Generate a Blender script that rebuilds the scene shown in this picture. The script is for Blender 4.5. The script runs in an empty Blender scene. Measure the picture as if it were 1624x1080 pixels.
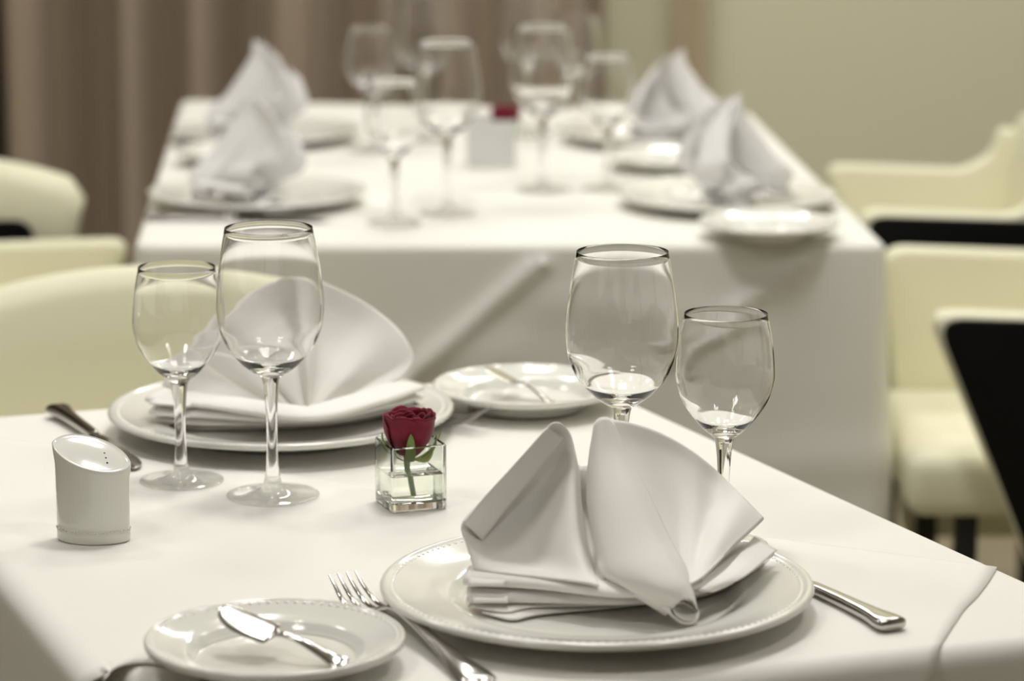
import bpy, bmesh, math, random
from mathutils import Vector, Matrix
random.seed(7)
SC = bpy.context.scene
COL = SC.collection
R = math.radians

# ------------------------------------------------------------------ camera
F_PX, PITCH, CAM_Z, TOP = 4725.0, R(11.6), 1.35, 0.75
cam_d = bpy.data.cameras.new('camera')
cam_d.sensor_width = 36.0
cam_d.lens = F_PX / 1624 * 36.0
cam = bpy.data.objects.new('camera', cam_d)
COL.objects.link(cam)
cam.location = (0, 0, CAM_Z)
cam.rotation_euler = (math.pi / 2 - PITCH, 0, 0)
cam_d.dof.use_dof = True
cam_d.dof.focus_distance = 2.22
cam_d.dof.aperture_fstop = 5.0
cam_d.clip_start = 0.05
SC.camera = cam

# ------------------------------------------------------------------ colour management, world
SC.view_settings.view_transform = 'Standard'
SC.view_settings.look = 'None'
SC.view_settings.gamma = 1.0
SC.view_settings.use_curve_mapping = False
SC.view_settings.exposure = 0.36
w = bpy.data.worlds.new('world'); SC.world = w
w.use_nodes = True
w.node_tree.nodes['Background'].inputs[0].default_value = (0.9, 0.92, 0.85, 1)
w.node_tree.nodes['Background'].inputs[1].default_value = 0.3
SC.cycles.max_bounces = 14
SC.cycles.transmission_bounces = 12
SC.cycles.glossy_bounces = 6
SC.cycles.diffuse_bounces = 5
SC.cycles.caustics_refractive = True
SC.cycles.caustics_reflective = True
SC.cycles.blur_glossy = 0.5
SC.cycles.sample_clamp_indirect = 8.0

# ------------------------------------------------------------------ lights (the ceiling panels and downlights of the room)
PANELS = [  # x, y, size x, size y, watts, label
    (0.06, 2.62, .38, .38, 12.0, 'square light panel in the ceiling above the near table'),
    (0.95, 1.35, .40, .40, 5.0, 'square light panel in the ceiling at the front right'),
    (-0.95, 1.10, .40, .40, 6.5, 'square light panel in the ceiling at the front left'),
    (-0.15, 4.05, .36, .36, 7.0, 'square light panel in the ceiling above the far table'),
    (1.15, 3.75, .40, .40, 6.0, 'square light panel in the ceiling above the right chairs'),
    (-1.35, 3.60, .40, .40, 6.0, 'square light panel in the ceiling above the left chairs'),
    (0.50, 5.85, 1.8, .30, 21.0, 'long light panel in the ceiling by the back wall'),
]
SPOTS = [(0.55, 3.25, 3.0, 'small round downlight in the ceiling between the two tables'), (-0.55, 2.95, 2.5, 'small round downlight in the ceiling left of the tables')]
CEIL = 2.85
def area(name, loc, sx, sy, power, shape='RECTANGLE', col=(1, .978, .935)):
    d = bpy.data.lights.new(name, 'AREA'); d.shape = shape
    d.size = sx
    if shape in ('RECTANGLE', 'ELLIPSE'): d.size_y = sy
    d.energy = power; d.color = col
    o = bpy.data.objects.new(name, d); COL.objects.link(o); o.location = loc
    return o

# ------------------------------------------------------------------ pixel -> place (photo frame, camera above)
def ray(px, py):
    a = (px - 812) / F_PX; b = (py - 540) / F_PX
    return Vector((a, math.cos(PITCH) - b * math.sin(PITCH), -math.sin(PITCH) - b * math.cos(PITCH)))
def on_z(px, py, z=TOP):
    d = ray(px, py); return Vector((0, 0, CAM_Z)) + d * ((z - CAM_Z) / d.z)
def at_y(px, py, Y):
    d = ray(px, py); return Vector((0, 0, CAM_Z)) + d * (Y / d.y)

# ------------------------------------------------------------------ materials
def mat(name, col, rough=.6, metal=0, trans=0, ior=1.45, sheen=0, coat=0, sss=0, spec=.5):
    m = bpy.data.materials.new(name); m.use_nodes = True
    b = m.node_tree.nodes['Principled BSDF']
    b.inputs['Base Color'].default_value = (*col, 1)
    b.inputs['Roughness'].default_value = rough
    b.inputs['Metallic'].default_value = metal
    b.inputs['Transmission Weight'].default_value = trans
    b.inputs['IOR'].default_value = ior
    b.inputs['Sheen Weight'].default_value = sheen
    b.inputs['Coat Weight'].default_value = coat
    b.inputs['Specular IOR Level'].default_value = spec
    return m
def noise_bump(m, scale, strength, dist=.001, kind='NOISE', vary=None, coords='Object'):
    nt = m.node_tree; b = nt.nodes['Principled BSDF']
    tc = nt.nodes.new('ShaderNodeTexCoord')
    if kind == 'WEAVE':
        w1 = nt.nodes.new('ShaderNodeTexWave'); w1.bands_direction = 'X'; w1.inputs['Scale'].default_value = scale
        w2 = nt.nodes.new('ShaderNodeTexWave'); w2.bands_direction = 'Y'; w2.inputs['Scale'].default_value = scale
        for q in (w1, w2): nt.links.new(tc.outputs[coords], q.inputs['Vector'])
        ad = nt.nodes.new('ShaderNodeMath'); ad.operation = 'ADD'
        nt.links.new(w1.outputs['Fac'], ad.inputs[0]); nt.links.new(w2.outputs['Fac'], ad.inputs[1])
        out = ad.outputs[0]
    else:
        n = nt.nodes.new('ShaderNodeTexNoise'); n.inputs['Scale'].default_value = scale; n.inputs['Detail'].default_value = 4
        nt.links.new(tc.outputs[coords], n.inputs['Vector']); out = n.outputs['Fac']
    bp = nt.nodes.new('ShaderNodeBump'); bp.inputs['Strength'].default_value = strength
    bp.inputs['Distance'].default_value = dist
    nt.links.new(out, bp.inputs['Height']); nt.links.new(bp.outputs['Normal'], b.inputs['Normal'])
    if vary:
        n2 = nt.nodes.new('ShaderNodeTexNoise'); n2.inputs['Scale'].default_value = vary[0]; n2.inputs['Detail'].default_value = 5
        nt.links.new(tc.outputs[coords], n2.inputs['Vector'])
        cr = nt.nodes.new('ShaderNodeValToRGB')
        cr.color_ramp.elements[0].position = .3; cr.color_ramp.elements[1].position = .7
        cr.color_ramp.elements[0].color = (*vary[1], 1); cr.color_ramp.elements[1].color = (*vary[2], 1)
        nt.links.new(n2.outputs['Fac'], cr.inputs['Fac']); nt.links.new(cr.outputs['Color'], b.inputs['Base Color'])
    return m
M = {}
M['cloth'] = noise_bump(mat('white_tablecloth_linen', (.86, .85, .80), .85, spec=.2), 60, .12, .0015)
M['topper'] = noise_bump(mat('white_overlay_linen', (.87, .86, .81), .85, spec=.2), 60, .12, .0015)
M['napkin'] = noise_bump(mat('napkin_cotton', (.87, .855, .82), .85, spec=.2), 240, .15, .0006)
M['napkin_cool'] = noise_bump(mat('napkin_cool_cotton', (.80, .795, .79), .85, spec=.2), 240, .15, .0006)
M['china'] = noise_bump(mat('white_porcelain', (.83, .83, .775), .12, coat=.4), 14, .03, .002)
M['glass'] = mat('clear_glass', (1, 1, 1), 0.0, trans=1, ior=1.47)
def thin_glass(name, k, tint=(1, 1, 1), rough=0.0):
    """thin-walled glass: mostly straight see-through, mirror-like towards grazing angles, part real refraction"""
    m = bpy.data.materials.new(name); m.use_nodes = True; nt = m.node_tree; nt.nodes.clear()
    N = nt.nodes.new; out = N('ShaderNodeOutputMaterial')
    tr = N('ShaderNodeBsdfTransparent'); tr.inputs[0].default_value = (*tint, 1)
    gl = N('ShaderNodeBsdfGlossy'); gl.inputs['Roughness'].default_value = rough
    lw = N('ShaderNodeLayerWeight'); lw.inputs['Blend'].default_value = .5
    pw = N('ShaderNodeMath'); pw.operation = 'POWER'; pw.inputs[1].default_value = 4.0
    ma = N('ShaderNodeMath'); ma.operation = 'MULTIPLY_ADD'; ma.inputs[1].default_value = .45; ma.inputs[2].default_value = .04
    nt.links.new(lw.outputs['Facing'], pw.inputs[0]); nt.links.new(pw.outputs[0], ma.inputs[0])
    mx = N('ShaderNodeMixShader'); nt.links.new(ma.outputs[0], mx.inputs[0]); nt.links.new(tr.outputs[0], mx.inputs[1]); nt.links.new(gl.outputs[0], mx.inputs[2])
    rf = N('ShaderNodeBsdfGlass'); rf.inputs['IOR'].default_value = 1.47; rf.inputs['Roughness'].default_value = 0
    m2 = N('ShaderNodeMixShader'); m2.inputs[0].default_value = k
    nt.links.new(mx.outputs[0], m2.inputs[1]); nt.links.new(rf.outputs[0], m2.inputs[2]); nt.links.new(m2.outputs[0], out.inputs[0])
    return m
M['bowl'] = mat('bowl_glass', (1, 1, 1), 0.0, trans=1, ior=1.45)
M['foot'] = thin_glass('foot_glass', .4, (.985, .99, .98))
M['stem'] = mat('stem_glass', (1, 1, 1), 0.0, trans=1, ior=1.45)
M['vglass'] = mat('vase_glass', (.965, .985, .95), 0.0, trans=1, ior=1.5)
M['water'] = mat('water', (.99, 1, .95), 0.0, trans=1, ior=1.33)
M['steel'] = noise_bump(mat('polished_steel', (.52, .50, .48), .12, metal=1), 90, .04, .0005)
M['hole'] = mat('shaker_hole', (.05, .05, .045), .8)
M['petal'] = noise_bump(mat('crimson_petal', (.20, .006, .022), .55, sheen=.1, spec=.3), 130, .25, .0008,
                        vary=(60, (.14, .004, .018), (.25, .010, .036)))
M['green'] = noise_bump(mat('stem_green', (.20, .30, .07), .5), 150, .2, .0005, vary=(50, (.15, .22, .06), (.28, .38, .10)))
M['leaf'] = noise_bump(mat('leaf_yellow_green', (.42, .50, .10), .45), 120, .2, .0005)
M['leather'] = noise_bump(mat('cream_leather', (.82, .80, .61), .5, spec=.35), 90, .08, .001)
M['black'] = noise_bump(mat('black_lacquer', (.006, .006, .006), .5, spec=.15), 60, .03, .001)
M['wood_leg'] = noise_bump(mat('black_stained_wood', (.012, .011, .010), .5), 60, .05, .001)
M['table_wood'] = noise_bump(mat('table_wood', (.16, .09, .05), .5), 30, .1, .001)
M['wall'] = noise_bump(mat('wall_paint_beige', (.74, .72, .54), .9, spec=.2), 90, .05, .001)
M['wall_warm'] = noise_bump(mat('wall_paint_cream', (.58, .565, .52), .9, spec=.2), 90, .05, .001)
M['ceiling'] = noise_bump(mat('ceiling_plaster', (.66, .65, .60), .9, spec=.2), 70, .05, .001)
M['floor'] = noise_bump(mat('floor_boards', (.30, .26, .18), .45), 3, .05, .001, vary=(5, (.27, .23, .15), (.40, .35, .24)))
M['curtain'] = noise_bump(mat('taupe_satin_curtain', (.37, .295, .22), .5, sheen=.35, spec=.35), 14, .25, .01)
M['dark_gap'] = noise_bump(mat('dark_gap_sheet', (.045, .036, .028), .6, spec=.3), 14, .25, .01)  # near-black colour that makes the dark gap beside the taupe curtain
M['drape'] = noise_bump(mat('beige_sheer_drape', (.56, .47, .33), .8, spec=.2), 30, .1, .002)
M['trim'] = mat('lamp_trim_white', (.8, .8, .78), .5)
em = bpy.data.materials.new('lamp_diffuser'); em.use_nodes = True
b_ = em.node_tree.nodes['Principled BSDF']
b_.inputs['Emission Color'].default_value = (1, .95, .84, 1); b_.inputs['Emission Strength'].default_value = 3
M['lamp'] = em

# ------------------------------------------------------------------ object helpers
def tag(o, label=None, cat=None, group=None, kind=None):
    if label: o['label'] = label
    if cat: o['category'] = cat
    if group: o['group'] = group
    if kind: o['kind'] = kind
    return o
def thing(name, label, cat, loc=(0, 0, 0), rz=0, group=None):
    o = bpy.data.objects.new(name, None); COL.objects.link(o)
    o.empty_display_size = .05
    o.location = loc; o.rotation_euler = (0, 0, rz)
    return tag(o, label, cat, group)
def obj(name, bm, m, parent=None, smooth=35, solid=0, off=0):
    me = bpy.data.meshes.new(name)
    bmesh.ops.recalc_face_normals(bm, faces=bm.faces)
    bm.to_mesh(me); bm.free()
    me.materials.append(m if not isinstance(m, str) else M[m])
    if smooth:
        for p in me.polygons: p.use_smooth = True
        if smooth < 180: me.set_sharp_from_angle(angle=R(smooth))
    o = bpy.data.objects.new(name, me); COL.objects.link(o)
    if parent: o.parent = parent
    if solid:
        s = o.modifiers.new('thickness', 'SOLIDIFY'); s.thickness = solid; s.offset = off
    return o
def copy_tree(o, loc, rz, label=None, group=None, parent=None):
    c = o.copy(); COL.objects.link(c)
    if parent: c.parent = parent
    else:
        c.location = loc; c.rotation_euler = (0, 0, rz)
        if label: c['label'] = label
        if group: c['group'] = group
    for ch in o.children: copy_tree(ch, None, None, parent=c)
    return c
def grid(bm, pts, close_u=False, close_v=False):
    rows = [[bm.verts.new(p) for p in r] for r in pts]
    n, m_ = len(rows), len(rows[0])
    for i in range(n if close_v else n - 1):
        for j in range(m_ if close_u else m_ - 1):
            a, b, c, d = rows[i][j], rows[i][(j + 1) % m_], rows[(i + 1) % n][(j + 1) % m_], rows[(i + 1) % n][j]
            f = [a, b, c, d]
            try: bm.faces.new(f)
            except ValueError: pass
    return rows
def cr(p0, p1, p2, p3, t):
    return .5 * ((2 * p1) + (p2 - p0) * t + (2 * p0 - 5 * p1 + 4 * p2 - p3) * t * t + (3 * p1 - p0 - 3 * p2 + p3) * t ** 3)
def spline(pts, n):
    out = []; k = len(pts) - 1
    for i in range(n + 1):
        u = i / n * k; s = min(int(u), k - 1); t = u - s
        p1, p2 = pts[s], pts[s + 1]
        p0 = pts[s - 1] if s > 0 else p1 + (p1 - p2)
        p3 = pts[s + 2] if s + 2 <= k else p2 + (p2 - p1)
        out.append(cr(p0, p1, p2, p3, t))
    return out
def loft(bm, rows, nu=24, nv=24):
    a = [spline(r, nu) for r in rows]
    cols = [spline([a[i][j] for i in range(len(a))], nv) for j in range(nu + 1)]
    return grid(bm, [[cols[j][i] for j in range(nu + 1)] for i in range(nv + 1)])
def lathe(bm, prof, n=96, cap_ends=False):
    rows = []
    for r, z in prof:
        if r < 1e-6: rows.append([bm.verts.new((0, 0, z))])
        else: rows.append([bm.verts.new((r * math.cos(2 * math.pi * k / n), r * math.sin(2 * math.pi * k / n), z)) for k in range(n)])
    for a, b in zip(rows, rows[1:]):
        for k in range(n):
            k2 = (k + 1) % n
            if len(a) == 1 and len(b) == 1: continue
            if len(a) == 1: bm.faces.new((a[0], b[k], b[k2]))
            elif len(b) == 1: bm.faces.new((a[k], a[k2], b[0]))
            else: bm.faces.new((a[k], a[k2], b[k2], b[k]))
def prof_spline(pts, per=6):
    return [(max(p.x, 0), p.y) for p in spline([Vector((a, b)) for a, b in pts], per * (len(pts) - 1))]
def box(bm, c, s, bev=0, rz=0):
    r = bmesh.ops.create_cube(bm, size=1)
    vs = r['verts']
    mt = Matrix.Translation(c) @ Matrix.Rotation(rz, 4, 'Z') @ Matrix.Diagonal((*s, 1))
    bmesh.ops.transform(bm, matrix=mt, verts=vs)
    if bev:
        es = list({e for v in vs for e in v.link_edges})
        bmesh.ops.bevel(bm, geom=es, offset=bev, segments=3, affect='EDGES', profile=.5)
def flat_tube(bm, secs, n=16, p=2.4, cap=True):
    """secs: (centre, side vector, up vector) with half sizes as vector lengths"""
    rows = []
    for c, s, u in secs:
        ring = []
        for k in range(n):
            t = 2 * math.pi * k / n
            ct, st = math.cos(t), math.sin(t)
            ring.append(c + s * (math.copysign(abs(ct) ** (2 / p), ct)) + u * (math.copysign(abs(st) ** (2 / p), st)))
        rows.append(ring)
    rr = grid(bm, rows, close_u=True)
    if cap:
        bm.faces.new(rr[0]); bm.faces.new(rr[-1])
    return rr
def strip_secs(table, sub=4):
    """table rows: x, y, z, half width, half thickness -> smooth sections along +X"""
    pts = spline([Vector((r[0], r[2], r[3])) for r in table], sub * (len(table) - 1))
    th = spline([Vector((r[4], r[1], 0)) for r in table], sub * (len(table) - 1))
    out = []
    for i, p in enumerate(pts):
        a = pts[max(i - 1, 0)]; b = pts[min(i + 1, len(pts) - 1)]
        t = Vector((b.x - a.x, 0, b.y - a.y)).normalized()
        up = Vector((-t.z, 0, t.x))
        out.append((Vector((p.x, th[i].y, p.y)), Vector((0, max(p.z, .0004), 0)), up * max(th[i].x, .0003)))
    return out

# ------------------------------------------------------------------ the room
def slab(name, c, s, m, kind='structure'):
    bm = bmesh.new(); box(bm, c, s)
    return tag(obj(name, bm, m, smooth=0), kind=kind)
slab('floor', (0, 2.3, -.05), (6.2, 9, .1), 'floor')
slab('ceiling', (0, 2.3, CEIL + .05), (6.2, 9, .1), 'ceiling')
slab('wall_back', (0, 6.7, CEIL / 2), (6.2, .1, CEIL), 'wall')
slab('wall_left', (-3.05, 2.3, CEIL / 2), (.1, 8.8, CEIL), 'wall_warm')
slab('wall_right', (3.05, 2.3, CEIL / 2), (.1, 8.8, CEIL), 'wall_warm')
slab('wall_front', (0, -2.15, CEIL / 2), (6.2, .1, CEIL), 'wall_warm')
slab('baseboard_back', (1.7, 6.64, .05), (2.7, .02, .1), 'trim')

def drape(name, x0, x1, y, m, folds, amp, label, z0=.02, z1=CEIL - .05, seed=1):
    rnd = random.Random(seed)
    bm = bmesh.new(); nu = int((x1 - x0) * 160); nz = 40
    ph = [rnd.uniform(0, 6.28) for _ in range(6)]
    rows = []
    for j in range(nz + 1):
        v = j / nz; z = z1 + (z0 - z1) * v; r = []
        for i in range(nu + 1):
            u = i / nu; x = x0 + (x1 - x0) * u
            k = u * folds * 2 * math.pi
            f = math.sin(k + 1.1 * math.sin(k * .37 + ph[0]) + ph[1]) + .35 * math.sin(2.3 * k + ph[2] + .8 * v) + .12 * math.sin(5.1 * k + 4 * v)
            r.append((x + .012 * math.sin(k * 1.3 + ph[3] + 2 * v), y + amp * (.55 + .45 * v) * f, z))
        rows.append(r)
    grid(bm, rows)
    o = obj(name, bm, m, solid=.002, smooth=180)
    return tag(o, label, 'curtain')
drape('curtain', -1.085, .205, 6.46, 'curtain', 7, .065, 'taupe brown satin curtain hanging in deep folds behind the far table', seed=3)
drape('curtain', -2.95, -1.10, 6.52, 'dark_gap', 7, .05, 'near-black brown folded sheet added for the dark gap left of the taupe curtain', seed=8)  # added folded sheet standing in for the dark gap at the left edge
drape('curtain', .34, .425, 6.58, 'drape', 1.5, .015, 'narrow beige drape hanging against the green beige wall', seed=5)

def ceiling_lamp(name, x, y, sx, sy, label, power, rnd=False):
    t = thing(name, label, 'ceiling light', (x, y, CEIL), group='ceiling lights')
    bm = bmesh.new()
    if rnd:
        lathe(bm, [(sx / 2, 0), (sx / 2 + .02, 0), (sx / 2 + .02, -.012), (sx / 2, -.012), (sx / 2, 0)], 32)
    else:
        for s in (-1, 1):
            box(bm, (s * (sx / 2 + .01), 0, -.01), (.02, sy + .04, .02))
            box(bm, (0, s * (sy / 2 + .01), -.01), (sx, .02, .02))
    obj('frame', bm, 'trim', t)
    a = area('lamp_light', (0, 0, -.015), sx, sy, power, 'DISK' if rnd else 'RECTANGLE')
    a.parent = t
    bm = bmesh.new()
    if rnd: lathe(bm, [(0, -.004), (sx / 2, -.004), (sx / 2, -.001), (0, -.001)], 32)
    else: box(bm, (0, 0, -.003), (sx, sy, .004))
    obj('diffuser', bm, 'lamp', t, smooth=0)
for x, y, sx, sy, p, lb in PANELS:
    ceiling_lamp('ceiling_panel', x, y, sx, sy, lb, p)
for x, y, p, lb in SPOTS:
    ceiling_lamp('ceiling_downlight', x, y, .10, .10, lb, p, True)

# ------------------------------------------------------------------ tables and cloths
def isect(p, d, q, e):
    k = d.x * e.y - d.y * e.x
    t = ((q.x - p.x) * e.y - (q.y - p.y) * e.x) / k
    return p + d * t
def side(p1, p2):
    a, b = on_z(*p1).to_2d(), on_z(*p2).to_2d(); return a, b - a
back, right_, front_, left_ = side((0, 655), (670, 603)), side((1008, 640), (1624, 921)), side((1300, 1052), (1624, 1016)), side((20, 884), (186, 1050))
N_BL, N_BR, N_FR, N_FL = isect(*back, *left_), isect(*back, *right_), isect(*front_, *right_), isect(*front_, *left_)
NEAR = [N_FL, N_FR, N_BR, N_BL]
NEARC = [N_FL, N_FR + (N_FR - N_FL).normalized() * .010, N_BR + (N_BR - N_BL).normalized() * .009, N_BL]
TURN = math.atan2(back[1].y, back[1].x)           # how far the near table is turned
FARQ = [on_z(213, 388).to_2d(), on_z(1408, 388).to_2d(), on_z(1192, 178).to_2d(), on_z(287, 158).to_2d()]

def outline(q, rc, n=150):
    """rounded-corner outline of a quad: list of (point, outward normal, side parameter, corner amount)"""
    out = []
    for k in range(4):
        p0, p1, p2 = q[k - 1], q[k], q[(k + 1) % 4]
        d0, d1 = (p1 - p0).normalized(), (p2 - p1).normalized()
        n0, n1 = Vector((d0.y, -d0.x)), Vector((d1.y, -d1.x))
        mid = (n0 + n1).normalized(); c = p1 - mid * (rc / max(mid.dot(n0), .3))
        for j in range(9):
            t = j / 8; nn = (n0 * (1 - t) + n1 * t).normalized()
            out.append((c + nn * rc, nn, 1 - abs(2 * t - 1)))
        a = c + n1 * rc
        mid2 = (n1 + Vector((0, 0))).normalized()
        p3 = q[(k + 2) % 4]; d2 = (p3 - p2).normalized(); n2 = Vector((d2.y, -d2.x))
        m2 = (n1 + n2).normalized(); b = p2 - m2 * (rc / max(m2.dot(n1), .3)) + n1 * rc
        for j in range(1, n):
            out.append((a + (b - a) * (j / n), n1, 0))
    return out
def cloth(name, q, z, bend, drop, flare, waves, amp, m, label, seed=1, creases=(), rc=.018, corner=.05):
    rnd = random.Random(seed)
    o_ = outline(q, rc)
    N = len(o_); cen = sum(q, Vector((0, 0))) / 4
    L = [0]
    for i in range(1, N): L.append(L[-1] + (o_[i][0] - o_[i - 1][0]).length)
    tot = L[-1] + (o_[0][0] - o_[-1][0]).length
    # distance to a corner, for the flare there
    cidx = [i for i in range(N) if o_[i][2] > .99]
    def cd(i):
        return min(min(abs(L[i] - L[c]), tot - abs(L[i] - L[c])) for c in cidx)
    ph = [rnd.uniform(0, 6.28) for _ in range(8)]
    rows = []
    for f in (0, .3, .55, .75, .88, .96):
        if f == 0: continue
        rows.append([Vector((*(cen + (o_[i][0] - o_[i][1] * bend - cen) * f), z)) for i in range(N)])
    for a in range(0, 91, 9):
        t = R(a)
        rows.append([Vector((*(o_[i][0] - o_[i][1] * bend * (1 - math.sin(t))), z - bend * (1 - math.cos(t)))) for i in range(N)])
    ns = 44
    for j in range(1, ns + 1):
        v = j / ns; r = []
        for i in range(N):
            s = L[i] / tot * 2 * math.pi * waves
            wv = math.sin(s + 1.3 * math.sin(s * .31 + ph[0]) + ph[1]) + .5 * math.sin(1.9 * s + ph[2])
            c = math.exp(-(cd(i) / .075) ** 2)
            off = flare * v + amp * v ** 1.3 * wv * (1 - c) + corner * c * v ** .8
            for (sa, va, sb, vb, h, wd) in creases:
                # crease: a raised ridge running across the skirt between two (length, drop) points
                A = Vector((sa, va * drop)); B = Vector((sb, vb * drop)); P_ = Vector((L[i], v * drop))
                ab = B - A; tt = max(0, min(1, (P_ - A).dot(ab) / ab.dot(ab)))
                dd = (P_ - A - ab * tt).length
                off += h * math.exp(-(dd / wd) ** 2)
            p = o_[i][0] + o_[i][1] * off
            r.append(Vector((*p, z - bend - (drop - bend) * v)))
        rows.append(r)
    bm = bmesh.new()
    rr = grid(bm, rows, close_u=True)
    c0 = bm.verts.new((*cen, z))
    for i in range(N):
        bm.faces.new((c0, rr[0][i], rr[0][(i + 1) % N]))
    o = obj(name, bm, m, smooth=60, solid=.0012, off=0)
    return tag(o, label, 'tablecloth'), o_, L

def table(q, label, inset=.012):
    cen = sum(q, Vector((0, 0))) / 4
    t = thing('dining_table', label, 'table', (*cen, 0))
    qi = [cen + (p - cen) * (1 - inset / (p - cen).length * 1.4) for p in q]
    bm = bmesh.new()
    lo = [bm.verts.new((*(p - cen), TOP - .045)) for p in qi]; hi = [bm.verts.new((*(p - cen), TOP - .006)) for p in qi]
    bm.faces.new(lo); bm.faces.new(hi)
    for i in range(4): bm.faces.new((lo[i], lo[(i + 1) % 4], hi[(i + 1) % 4], hi[i]))
    obj('tabletop', bm, 'table_wood', t, smooth=0)
    for p in qi:
        c = (p - cen) * .84
        bm = bmesh.new(); box(bm, (c.x, c.y, (TOP - .045) / 2), (.06, .06, TOP - .045), .004)
        obj('leg', bm, 'table_wood', t)
table(NEAR, 'square dining table under the near white tablecloth', .03)
table(FARQ, 'long dining table under the far white tablecloth')
cloth('tablecloth', NEARC, TOP - .0016, .014, .50, .008, 16, .0025, 'cloth', 'white tablecloth hanging over the near turned table', 2, rc=.02)
# creases on the near face of the far cloth; L starts at the front-left corner
cloth('tablecloth', FARQ, TOP, .010, .50, .008, 15, .006, 'cloth', 'white tablecloth with diagonal creases over the long far table', 5,
      creases=[(.328, .32, .505, .0, .012, .010), (.20, .55, .328, .32, .006, .012), (.64, .26, .82, .0, .010, .008), (.0, .34, .45, .24, .004, .03),
               (.1, .62, .95, .50, .004, .03), (.50, .12, .70, .16, .003, .025)], corner=.014)

# square overlay cloth on the near table: its hem runs across the right end
def topper():
    hem = [on_z(x, y).to_2d() for x, y in [(1581, 901), (1566, 925), (1548, 948), (1530, 966), (1512, 992), (1490, 1026)]]
    fd = (N_FR - N_FL).normalized(); nF = Vector((fd.y, -fd.x)); ld = (N_FL - N_BL).normalized(); nL = Vector((ld.y, -ld.x))
    if nL.dot(N_FL - N_FR) < 0: nL = -nL
    bend = .0150
    e1 = isect(hem[-1], hem[-1] - hem[-2], N_FL, fd)
    # near left the cloth ends in a second hem lying on the table top
    h2 = [on_z(x, y).to_2d() for x, y in [(160, 1088), (172, 1070), (198, 1057), (240, 1055), (300, 1066), (360, 1080), (430, 1096)]]
    e2 = isect(h2[-1], h2[-1] - h2[-2], N_FL, fd)
    NJ, NI = 80, 40
    J2 = 34
    bot = [p.to_2d() for p in spline([h.to_3d() for h in h2] + [e2.to_3d()], J2)]
    bot += [e2.lerp(e1, k / (NJ - J2)) for k in range(1, NJ - J2 + 1)]
    hl = [p.to_2d() for p in spline([h.to_3d() for h in hem] + [e1.to_3d()], NI)]
    back0 = N_BL; hb = isect(hem[0], hem[0] - hem[1], N_BR, N_FR - N_BR)
    rows = []
    for i in range(NI + 1):
        v = i / NI; row = []
        L_ = back0.lerp(bot[0], v)
        for j in range(NJ + 1):
            u = j / NJ
            if v <= .5: pass
            # blend of straight rows towards the curved bottom border
            R_ = hl[i]
            top_ = back0.lerp(hl[0], u)
            straight = L_.lerp(R_, u)
            lin = bot[0].lerp(hl[-1], u)
            p = straight + (bot[j] - lin) * v ** 3
            row.append(Vector((p.x, p.y, TOP + .0005 + (.0008 * math.exp(-((1 - v) * 30) ** 2) if j < J2 else 0))))
        rows.append(row)
    start = [Vector((p.x, p.y)) for p in rows[-1]]
    hd = (hem[-1] - hem[-3]).normalized(); hd = hd / hd.dot(nF)
    pd = lambda j: nF.lerp(hd, (max(0, j - J2) / (NJ - J2)) ** 2)
    for i in range(NI):
        for j in range(J2 + 1, NJ + 1):
            p = rows[i][j]; k = min(1, (j - J2) / 4)
            dist = (e1 - Vector((p.x, p.y))).dot(nF)
            sh_ = max(0, (bend - .004) + .0005 * (NI - i) - dist) * k
            dv = pd(j); rows[i][j] = Vector((p.x - dv.x * sh_, p.y - dv.y * sh_, p.z))
    rows = rows[:-1]
    def front(j, out, dz, sh=0):
        s = start[j]
        if j < J2: return Vector((s.x, s.y, TOP + .0013 - .0001 * out))
        k = min(1, (j - J2) / 4)
        s = s - pd(j) * (bend - .004) * k
        return Vector((s.x + pd(j).x * out * k + fd.x * sh, s.y + pd(j).y * out * k + fd.y * sh, TOP + .0005 - dz * k))
    for a in range(0, 91, 10):
        t = R(a); rows.append([front(j, bend * math.sin(t), bend * (1 - math.cos(t))) for j in range(NJ + 1)])
    for k in range(1, 11):
        d = k / 10 * .2
        rows.append([front(j, bend + .06 * d + .0030 + .002 * d / .2 * math.sin(j * .35), bend + d, -.42 * d * max(0, j - 60) / 20) for j in range(NJ + 1)])
    # the left border rolls over the table edge
    out = []
    for i, r in enumerate(rows):
        base = r[0] if i < NI else rows[NI - 1][0]
        if i >= NI - 0: out.append(r); continue
        b2 = Vector((base.x, base.y)) + nL * .004
        for j in range(12):
            f = (1 - j / 12) * (bend - .004); r[j] = Vector((r[j].x - nL.x * f, r[j].y - nL.y * f, r[j].z))
        pre = []
        for k in range(8, 0, -1):
            d = k / 8 * .12; pre.append(Vector((b2.x + nL.x * (.004 + .035 * d), b2.y + nL.y * (.004 + .035 * d), TOP - bend - d)))
        for a in range(90, 0, -15):
            t = R(a); o_ = bend * math.sin(t) - bend + .004 * math.sin(t); pre.append(Vector((b2.x + nL.x * o_, b2.y + nL.y * o_, TOP + .0005 - bend * (1 - math.cos(t)))))
        out.append(pre + r)
    bm = bmesh.new()
    grid(bm, out[:NI])
    grid(bm, [out[NI - 1][-(NJ + 1):]] + rows[NI:])
    bmesh.ops.remove_doubles(bm, verts=bm.verts, dist=.00002)
    o = obj('overlay_cloth', bm, 'topper', smooth=60, solid=.0012)
    tag(o, 'white square overlay cloth with a loose hem across the near table', 'tablecloth')
topper()

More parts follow.
